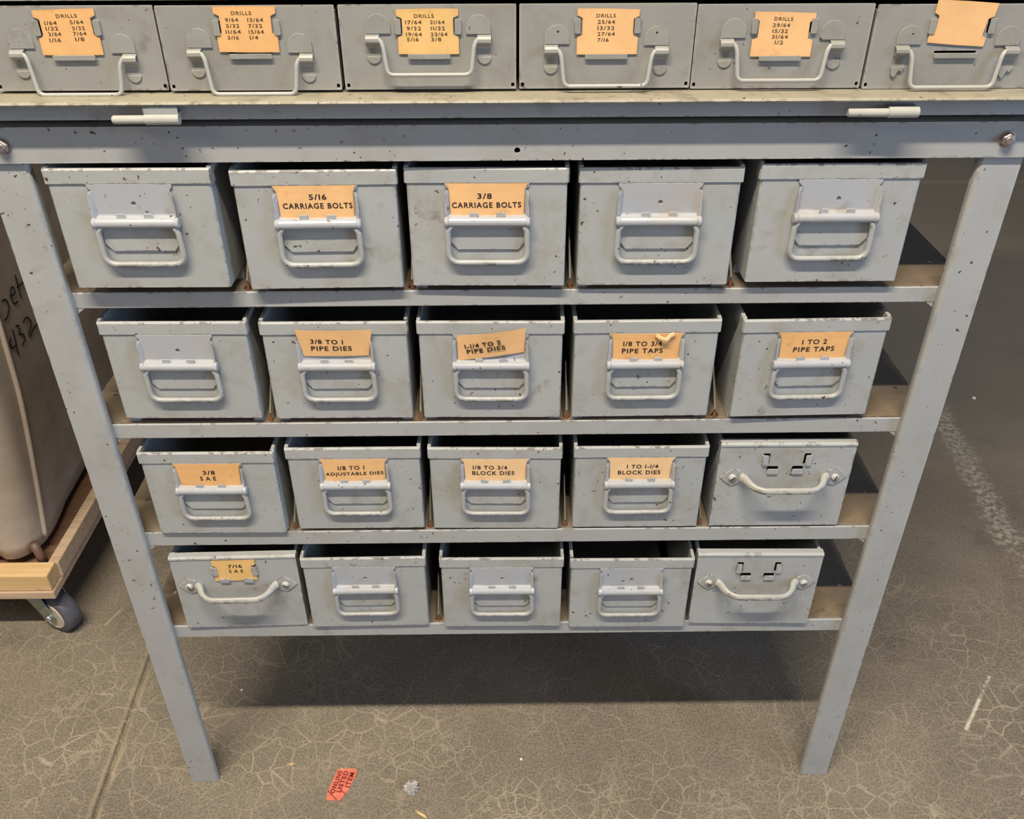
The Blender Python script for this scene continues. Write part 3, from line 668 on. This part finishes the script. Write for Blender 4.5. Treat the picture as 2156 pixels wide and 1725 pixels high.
# clip height left/right, lip height, handle bottom
CL = {1: (49.0, 45.0, 28.0, -1.5), 2: (49.4, 45.2, 29.0, -1.0), 3: (59.4, 58.7, 28.0, 13.4), 4: (50.6, 49.4, 27.2, 3.6), 5: (55.6, 54.0, 26.0, 8.2), 6: (50.6, 49.6, 28.2, 2.8)}
DL = {1: 'drawer with card of drill sizes 1/64 to 1/8', 2: 'drawer with card of drill sizes 9/64 to 1/4', 3: 'drawer with card of drill sizes 17/64 to 3/8, its handle set highest', 4: 'drawer with card of drill sizes 25/64 to 7/16', 5: 'drawer with card of drill sizes 29/64 to 1/2', 6: 'drawer with blank card standing above its slot'}
def drawer_front(lz, holes):
    bm = bmesh.new(); w = .0717; h = .0662
    hl = [rrect(s*.0688-.0013, s*.0688+.0013, .0012, .0050, .0006, 2) for s in (-1, 1)]
    hl.append(rrect(-.0176, .0176, lz+.0002, lz+.0022, .0008, 2))
    hl += [rrect(s*.0226-.0014, s*.0226+.0014, .0440, .0552, .0010, 2) for s in (-1, 1)]
    hl += [circ(s*.0352+(s*.006), zz, .0012, 10) for s, zz in holes]
    prism(bm, rrect(-w, w, 0, h, .0010, 3), 0, .0012, holes=hl)
    for s in (-1, 1):
        x0, x1 = sorted((s*w, s*(w-.0012))); box(bm, x0, x1, .0008, .30, .001, .062)
    box(bm, -w, w, .0008, .30, .0008, .0018); box(bm, -w, w, .299, .30, .001, .06)
    return bm
for i in range(1, 7):
    zl, zr, lz, hb = CL[i]; yo = {1: .0012, 2: -.0012, 3: -.0006, 4: .0004, 5: .0008, 6: -.0004}[i]; zo = {1: .0, 2: .0, 3: .0, 4: -.0002, 5: -.0012, 6: -.0018}[i]
    d = obj('drawer', drawer_front(lz*MM, []), M['drawer'], cab, bevel=.0005); d.location = (XC[i-1], .0025+yo, .9640+zo+CZ); d['label'] = DL[i]
    # stamped tabs and lower lip that hold the card
    bm = bmesh.new()
    for s in (-1, 1):
        prism(bm, rrect(*sorted((s*.0218, s*.0268)), .0438, .0556, .0011, 2), -.0022, -.0012); box(bm, *sorted((s*.0258, s*.0270)), -.0020, .0002, .0442, .0552)
    prism(bm, rrect(-.0175, .0175, lz*MM-.0032, lz*MM+.0008, .0010, 2), -.0028, -.0018); box(bm, -.0170, .0170, -.0026, .0002, lz*MM-.0034, lz*MM-.0024)
    obj('card_tabs', bm, M['clip'], d, bevel=.0002)
    for s, zt in ((-1, zl*MM), (1, zr*MM)):
        bm = bmesh.new()
        hx = s*.0408; z0 = zt-.0150
        head = [(hx-.0101, z0)]+[(hx+.0101*math.cos(R(180-a)), zt-.0100+.0100*math.sin(R(a))) for a in range(0, 181, 20)]+[(hx+.0101, z0)]
        hol = [circ(hx+(.0006 if s < 0 else 0), zt-.0055, .0011, 10)] if i == 4 else []
        prism(bm, head, -.0013, -.0002, holes=hol)
        xa, xb = sorted((s*.0399, s*.0511))
        prof = [(-.0002, z0+.0004), (-.0008, z0-.0006), (-.0040, z0-.0016), (-.0054, z0-.0032), (-.0056, z0-.0056), (-.0046, z0-.0074), (-.0012, z0-.0092), (-.0003, z0-.0110), (-.0002, z0-.0180)]
        strip_x(bm, prof, xa, xb, .0011)
        if i != 6:
            xm = (xa+xb)/2; r_ = (xb-xa)/2
            prism(bm, [(xa, z0-.0178), (xb, z0-.0178)]+[(xm+r_*math.cos(R(-a)), z0-.0178+r_*math.sin(R(-a))) for a in range(15, 180, 15)], -.0012, -.0001)
        else:
            prism(bm, [(xa, z0-.0176), (xb, z0-.0172), (xb-.002, z0-.0215), (xb-.0045, z0-.020), (xa+.004, z0-.0262), (xa+.001, z0-.0240)], -.0020, -.0006)
        obj('handle_clip', bm, M['clip'], d, bevel=.0002)
    bm = bmesh.new(); zA, zB = zl*MM-.0186, zr*MM-.0186; zb = hb*MM+.0
    pts = arc_path([(-.0500, -.0034, zA), (-.0398, -.0034, zA), (-.0372, -.0052, zA-.0045), (-.0345, -.0075, zb), (.0345, -.0075, zb), (.0372, -.0052, zB-.0045), (.0398, -.0034, zB), (.0500, -.0034, zB)], .0055, 6)
    sweep(bm, pts, .00175, 12); obj('handle', bm, M['wire'], d, smooth=True)
    tone, cor, lines = DT[i]; bm = bmesh.new(); TL, TR, BR, BL = [Vector(c) for c in cor]
    def q(u, v): p = (TL*(1-u)+TR*u)*(1-v)+(BL*(1-u)+BR*u)*v; return (p.x*MM, p.y*MM)
    nt_ = .085
    v0, v1 = (.20, .62) if i != 6 else (.36, .80)
    poly = [q(0, 0), q(.5, -.01), q(1, 0), q(1, v0-.06), q(1-nt_, v0), q(1-nt_, v1-.05), q(1, v1), q(1, 1), q(.5, 1.01), q(0, 1), q(0, v1), q(nt_, v1-.05), q(nt_, v0), q(0, v0-.06)]
    prism(bm, poly, -.0013, -.0009)
    for s, cx, cz, w_, h_, a_ in lines: put_text(bm, s, cx*MM, cz*MM, w_*MM, h_*MM, a_, -.00135, mi=1)
    cd = obj('label_card', bm, [CARDS[tone], INKB], d)

# ------------------------------------------------------------------ canvas cart on the left
cart = thing('canvas_cart', 'soiled canvas basket truck on a wooden dolly with casters, left of the rack', 'cart', (-1.15, .62, 0))
CO = Vector((-1.15, .62, 0))
def canvas_mat():
    m, nt, b = new_mat('soiled_canvas'); v = objvec(nt, False)
    c = mix(nt, ramp(nt, noise(nt, v, 6, 5, .65), .35, .7), (0.38, 0.31, 0.25, 1), (0.54, 0.46, 0.39, 1))
    c = mix(nt, math_n(nt, 'MULTIPLY', ramp(nt, noise(nt, v, 14, 5, .7), .55, .75), .5), c, (0.34, 0.26, 0.17, 1))
    c = mix(nt, math_n(nt, 'MULTIPLY', ramp(nt, noise(nt, v, 30, 2), .76, .80), .7), c, (0.12, 0.13, 0.06, 1))
    link(nt, c, b.inputs['Base Color']); b.inputs['Roughness'].default_value = .9; b.inputs['Specular IOR Level'].default_value = .1
    w = N(nt, 'ShaderNodeTexWave'); w.inputs['Scale'].default_value = 250; w.inputs['Distortion'].default_value = 1; link(nt, v, w.inputs[0])
    bp = N(nt, 'ShaderNodeBump'); bp.inputs['Strength'].default_value = .25; bp.inputs['Distance'].default_value = .001
    link(nt, math_n(nt, 'ADD', math_n(nt, 'MULTIPLY', w.outputs['Fac'], .4), noise(nt, v, 40, 5, .6)), bp.inputs['Height']); link(nt, bp.outputs[0], b.inputs['Normal'])
    return m
def wood_mat(name, c0, c1, sc=(3, 60, 60)):
    m, nt, b = new_mat(name); v = objvec(nt, True, sc)
    n = noise(nt, v, 2.5, 5, .6, .6); c = mix(nt, ramp(nt, n, .32, .68), c0, c1)
    kn = ramp(nt, noise(nt, objvec(nt, True, (4, 14, 14)), 3, 2), .70, .78); c = mix(nt, math_n(nt, 'MULTIPLY', kn, .6), c, tuple(x*.4 for x in c0[:3])+(1,))
    link(nt, c, b.inputs['Base Color']); b.inputs['Roughness'].default_value = .65; b.inputs['Specular IOR Level'].default_value = .25
    bp = N(nt, 'ShaderNodeBump'); bp.inputs['Strength'].default_value = .3; bp.inputs['Distance'].default_value = .0008; link(nt, n, bp.inputs['Height']); link(nt, bp.outputs[0], b.inputs['Normal'])
    return m
CANVAS = canvas_mat(); PINE = wood_mat('raw_pine', (0.56, 0.36, 0.16, 1), (0.74, 0.52, 0.27, 1)); PINE2 = wood_mat('grey_pine', (0.42, 0.30, 0.20, 1), (0.60, 0.44, 0.30, 1)); BROWN = wood_mat('brown_hardboard', (0.14, 0.075, 0.045, 1), (0.19, 0.105, 0.065, 1), (20, 20, 20))
XF, YF = -.770, .300    # right side and front of the canvas at its foot
def cside(y, z):
    """x of the right canvas wall"""
    return XF+.019*min(1, max(0, z-.16)/.26)+.006*math.sin(max(0, min(1, (z-.15)/.5))*math.pi)+.006*math.sin(y*19+1.1)*(1-min(1, max(0, (z-.15)/.75)))+.022*max(0, (z-.42))
bm = bmesh.new(); rings = []; nz = 40; x0 = -1.45; y1 = 1.00; rad = .045
for j in range(nz+1):
    z = .160+(.86-.160)*j/nz; ring = []
    fl = .03*max(0, z-.3)
    def P(x, y): ring.append((x, y, z))
    xr = lambda y: cside(y, z)
    # right side, from back to front
    for t in range(0, 33):
        y = (y1-rad)+(YF+rad-fl-(y1-rad))*t/32; P(xr(y), y)
    yc = YF+rad-fl
    for t in range(1, 9):
        a = R(90*t/8); P(xr(yc)-rad+rad*math.cos(a), yc-rad*math.sin(a))
    xs0 = xr(yc)-rad
    for t in range(1, 33):
        x = xs0+(x0+rad-xs0)*t/32
        y = yc-rad+.007*math.sin((x+1.0)*46)*max(0, 1-(z-.15)/.5)+.004*math.sin((x+.7)*90+z*6)
        P(x, y)
    for t in range(1, 9):
        a = R(90+90*t/8); P(x0+rad+rad*math.cos(a), yc-rad*math.sin(a))
    for t in range(1, 17): P(x0, yc+(y1-rad-yc)*t/16)
    for t in range(1, 9):
        a = R(180-90*t/8); P(x0+rad+rad*math.cos(a), y1-rad+rad*math.sin(a))
    for t in range(1, 17): P(x0+rad+(xr(y1-rad)-rad-x0-rad)*t/16, y1)
    for t in range(1, 8):
        a = R(90-90*t/8); P(xr(y1-rad)-rad+rad*math.cos(a), y1-rad+rad*math.sin(a))
    # sagging, ragged foot
    if j == 0: ring = [(x, y, z-.004*abs(math.sin(x*37+y*29))-.003) for x, y, z in ring]
    rings.append([bm.verts.new(Vector(p)-CO) for p in ring])
n = len(rings[0])
for a, b_ in zip(rings, rings[1:]):
    for k in range(n): bm.faces.new((a[k], a[(k+1) % n], b_[(k+1) % n], b_[k]))
bm.faces.new(rings[0][::-1])
cb = obj('canvas_basket', bm, CANVAS, cart, smooth=True); md = cb.modifiers.new('thickness', 'SOLIDIFY'); md.thickness = .003
# piping seam down the side near the front corner
bm = bmesh.new()
pts = [Vector((cside(.365, z)+.002, .343+.040*(z-.17)/.32, z))-CO for z in [.165+.01*i for i in range(66)]]
sweep(bm, pts, .0042, 10); obj('piping', bm, CANVAS, cart, smooth=True)
bm = bmesh.new()
pts = [Vector((-.835+.012*math.sin(z*9), YF-.009-.03*max(0, z-.3), z))-CO for z in [.16+.01*i for i in range(66)]]
sweep(bm, pts, .0016, 8); obj('seam', bm, CANVAS, cart, smooth=True)
# hand-written marks, black marker on the canvas side
ST = [[(0.4176, 0.5579), (0.4279, 0.5565), (0.433, 0.55), (0.4303, 0.5406), (0.4165, 0.5319), (0.4071, 0.532)],
 [(0.4433, 0.5537), (0.4579, 0.5493), (0.464, 0.5552), (0.4592, 0.5625), (0.4507, 0.5598), (0.4447, 0.549), (0.4463, 0.5382), (0.4606, 0.5359)],
 [(0.4778, 0.5722), (0.475, 0.5537), (0.4723, 0.537)], [(0.4709, 0.5548), (0.4827, 0.553), (0.4986, 0.5523)],
 [(0.4069, 0.5041), (0.3965, 0.4948), (0.4009, 0.4872), (0.4143, 0.4866)], [(0.4191, 0.5105), (0.4144, 0.4907), (0.4107, 0.4701)],
 [(0.4302, 0.5095), (0.4399, 0.5062), (0.4384, 0.4999), (0.4301, 0.4962), (0.4439, 0.4885), (0.4448, 0.4797), (0.4291, 0.4761)],
 [(0.4543, 0.5035), (0.4702, 0.5054), (0.4787, 0.4946), (0.474, 0.4866), (0.4589, 0.4802), (0.4597, 0.4734), (0.4728, 0.4788), (0.495, 0.4794)]]
bm = bmesh.new()
for st in ST:
    pp = arc_path([(0, y, z) for y, z in st], .008, 4)
    pp = [Vector((cside(p.y, p.z)+.0018, p.y, p.z))-CO for p in pp]
    sweep(bm, pp, .0016, 8, flat=.25, updir=(1, 0, 0))
hw = obj('handwriting', bm, INK, cart); hw['label'] = 'black marker writing, set 432'
# dolly
bm = bmesh.new(); box(bm, -1.47, -.744, .299, 1.02, .120, .1345)
for vv in bm.verts: vv.co -= CO
o_ = obj('deck_board', bm, BROWN, cart, bevel=.001); o_['label'] = 'brown hardboard deck'
bm = bmesh.new(); box(bm, -1.48, -.733, .267, .300, .1155, .1485)
for vv in bm.verts: vv.co -= CO
o_ = obj('front_board', bm, PINE, cart, bevel=.002); o_['label'] = 'yellow pine front board'
bm = bmesh.new(); box(bm, -1.48, -.731, .265, 1.03, .0990, .1150)
for vv in bm.verts: vv.co -= CO
obj('lower_board', bm, PINE2, cart, bevel=.002)
bm = bmesh.new(); box(bm, -.7455, -.728, .300, 1.03, .1155, .1475)
for vv in bm.verts: vv.co -= CO
obj('side_board', bm, PINE2, cart, bevel=.002)
bm = bmesh.new(); box(bm, -1.48, -.750, 1.0, 1.03, .099, .147)
for vv in bm.verts: vv.co -= CO
obj('rear_board', bm, PINE2, cart, bevel=.002)
bm = bmesh.new(); sweep(bm, [Vector((-.7560, .308, .1345))-CO, Vector((-.7640, .312, .178))-CO], .0068, 14)
o_ = obj('frame_post', bm, simple('brown_painted_post', (0.13, 0.075, 0.05), .5), cart, smooth=True); o_['label'] = 'brown painted post of the basket frame'
RUB = simple('grey_rubber', (0.085, 0.085, 0.10), .55, nscale=40, var=.5); HUB = simple('beige_hub', (0.50, 0.43, 0.35), .5); ZINC = simple('greenish_zinc', (0.33, 0.38, 0.33), .3, .75, nscale=30, var=.2)
def caster(x, y, ang):
    c = Vector((x, y, .0385)); dv = Vector((math.cos(R(ang)), math.sin(R(ang)), 0)); ax = Vector((dv.y, -dv.x, 0))   # ax points toward the hub side
    bm = bmesh.new(); lathe(bm, [(.0220, -.0150), (.0335, -.0150), (.0370, -.0118), (.0385, -.005), (.0385, .005), (.0370, .0118), (.0335, .0150), (.0220, .0150)], c-CO, ax, 40)
    wh = obj('caster', bm, RUB, cart, smooth=True); wh['label'] = 'dark rubber caster wheel with beige hub'
    bm = bmesh.new(); lathe(bm, [(.0270, .0146), (.0262, .0162), (.0245, .0168), (.0238, .0158), (.0100, .0158), (.0095, .0168)], c-CO, ax, 32); obj('hub', bm, HUB, wh, smooth=False)
    bm = bmesh.new(); sw = c-dv*.034
    def pl(s):
        side = ax*s
        q = [c+dv*.010+Vector((0,0,-.008)), c+dv*.012+Vector((0,0,.006)), c-dv*.006+Vector((0,0,.044)), c-dv*.008+Vector((0,0,.054)), sw-dv*.028+Vector((0,0,.054)), sw-dv*.024+Vector((0,0,.040)), c-dv*.012+Vector((0,0,-.010))]
        a = [bm.verts.new(p+side*.0185-CO) for p in q]; b_ = [bm.verts.new(p+side*.0205-CO) for p in q]; n = len(q)
        bm.faces.new(a); bm.faces.new(b_[::-1])
        for i in range(n): bm.faces.new((a[i], b_[i], b_[(i+1) % n], a[(i+1) % n]))
    pl(1); pl(-1)
    t = sw+Vector((0, 0, .0915-.0385+.0015)); lathe(bm, [(.024, -.004), (.026, 0), (.022, .003)], t-CO, (0, 0, 1), 24)
    for s in (-1, 1):
        pass
    p0 = sw+Vector((0, 0, .0575)); 
    for a_, b2 in ((-.031, .031),):
        vs = box(bm, p0.x-.032, p0.x+.032, p0.y-.028, p0.y+.028, p0.z-.0008, p0.z+.0022)
        for vv in vs: vv.co -= CO
    obj('fork', bm, ZINC, wh, bevel=.0006)
    bm = bmesh.new(); lathe(bm, [(.0065, .0200), (.0065, .0235), (.0050, .0255), (.0020, .0262)], c-CO, ax, 16); obj('axle_bolt', bm, simple('bright_bolt', (0.6, 0.6, 0.6), .2, .9), wh, smooth=True)
caster(-.757, .300, -26); caster(-1.40, .300, -60); caster(-.80, .93, 20); caster(-1.40, .93, 100)

# ------------------------------------------------------------------ litter on the floor
PINK = card_mat('pink_sticker', (0.78, 0.22, 0.14, 1), (0.62, 0.16, 0.10, 1))
bm = bmesh.new()
st = [(712, 1620), (748, 1619), (751, 1637), (742, 1655), (736, 1673), (724, 1686), (690, 1685), (686, 1680), (700, 1645)]
poly = [(-0.2496, .0165), (-0.2250, .0180), (-.2218, .0150), (-.2220, .0060), (-.2262, -.0060), (-.2310, -.0190), (-.2392, -.0335), (-.2590, -.0320), (-.2597, -.0270), (-.2560, -.0080)]
vs = [bm.verts.new((x, y, .0006+.0012*(i % 3 == 0))) for i, (x, y) in enumerate(poly)]; f = bm.faces.new(vs)
r = bmesh.ops.extrude_face_region(bm, geom=[f]); [setattr(g.co, 'z', g.co.z-.0005) for g in r['geom'] if isinstance(g, bmesh.types.BMVert)]
st_o = obj('sticker', bm, PINK); tag(st_o, 'torn orange-red sticker reading ONLINE LISTED ITEM stuck on the floor', 'sticker')
bm = bmesh.new(); RI = simple('dark_red_ink', (0.22, 0.02, 0.02), .6)
def flat_text(s, cx, cy, w, h, ang):
    vs, fs = text_mesh(s); ca, sa = math.cos(R(ang)), math.sin(R(ang)); nv = []
    for a, b_, c in vs:
        x, y = a*w, b_*h; nv.append(bm.verts.new((cx+x*ca-y*sa, cy+x*sa+y*ca, .0021+(.0002 if c > 0 else 0))))
    for f in fs: bm.faces.new([nv[i] for i in f])
flat_text('ONLINE', -.2490, -.0045, .036, .0068, 79); flat_text('LISTED', -.2400, -.0040, .034, .0068, 79); flat_text('ITEM', -.2300, -.0015, .0235, .0068, 79)
sweep(bm, [(-.2585, -.0185, .0021), (-.2440, -.0330, .0021)], .0006, 6, flat=.3, updir=(0, 0, 1)); sweep(bm, [(-.2430, -.0150, .0021), (-.2330, -.0240, .0021)], .0006, 6, flat=.3, updir=(0, 0, 1))
obj('lettering', bm, RI, st_o)
bm = bmesh.new(); bmesh.ops.create_icosphere(bm, subdivisions=4, radius=.0085)
for vv in bm.verts:
    d_ = vv.co.normalized(); k_ = 1+.35*math.sin(d_.x*9+d_.z*5)*math.cos(d_.y*11)+.25*math.sin(d_.x*23+d_.y*17+d_.z*19); vv.co = d_*.0085*k_; vv.co.z = max(-.005, vv.co.z)*.7+.0037
m_, nt_, b_ = new_mat('clear_plastic'); b_.inputs['Base Color'].default_value = (.9, .88, .84, 1); b_.inputs['Roughness'].default_value = .12; b_.inputs['Transmission Weight'].default_value = .6
o_ = obj('plastic_scrap', bm, m_, smooth=False); o_.location = (-.1406, -.0165, 0); tag(o_, 'crumpled scrap of clear plastic on the floor right of the sticker', 'scrap')
STRAW = simple('pale_splinter', (0.72, 0.52, 0.24), .6)
def splinter(pts, r, name='wood_splinter'):
    bm = bmesh.new(); n = len(pts); sweep(bm, [(x, y, r*.5) for x, y in pts], r, 8, flat=.5, updir=(0, 0, 1), radii=[r*.15 if i in (0, n-1) else r for i in range(n)]); return obj(name, bm, STRAW, smooth=True)
o_ = splinter([(-.1330, -.0480), (-.1265, -.0535), (-.1195, -.0575), (-.1150, -.0620)], .0022); tag(o_, 'yellow wood splinter on the floor near the lower edge, beside the plastic scrap', 'splinter')
o_ = splinter([(-.3260, .0270), (-.3190, .0268), (-.3135, .0258)], .0016); tag(o_, 'tiny pale splinter on the floor right of the left leg foot', 'splinter')
o_ = splinter([(-.2460, .0178), (-.2440, .0168), (-.2415, .0145)], .0012); o_.location.z = .0022; tag(o_, 'tiny pale splinter lying on the edge of the orange-red sticker', 'splinter')
WHITE = simple('white_grit', (0.85, 0.83, 0.80), .5)
for x, y, rr, lb in ((-.4233, .160, .0018, 'white crumb on the floor between the left leg and the shadow'), (.0166, .0294, .0020, 'white crumb on the floor under the middle of the rack'), (1.1014, .9786, .0042, 'white crumb on the dark floor right of the rack')):
    bm = bmesh.new(); bmesh.ops.create_icosphere(bm, subdivisions=2, radius=rr)
    for vv in bm.verts: vv.co *= 1+.25*math.sin(vv.co.x*3000+vv.co.y*2100); vv.co.z = vv.co.z*.7+rr*.6
    o_ = obj('crumb', bm, WHITE, smooth=False); o_.location = (x, y, 0); tag(o_, lb, 'crumb')
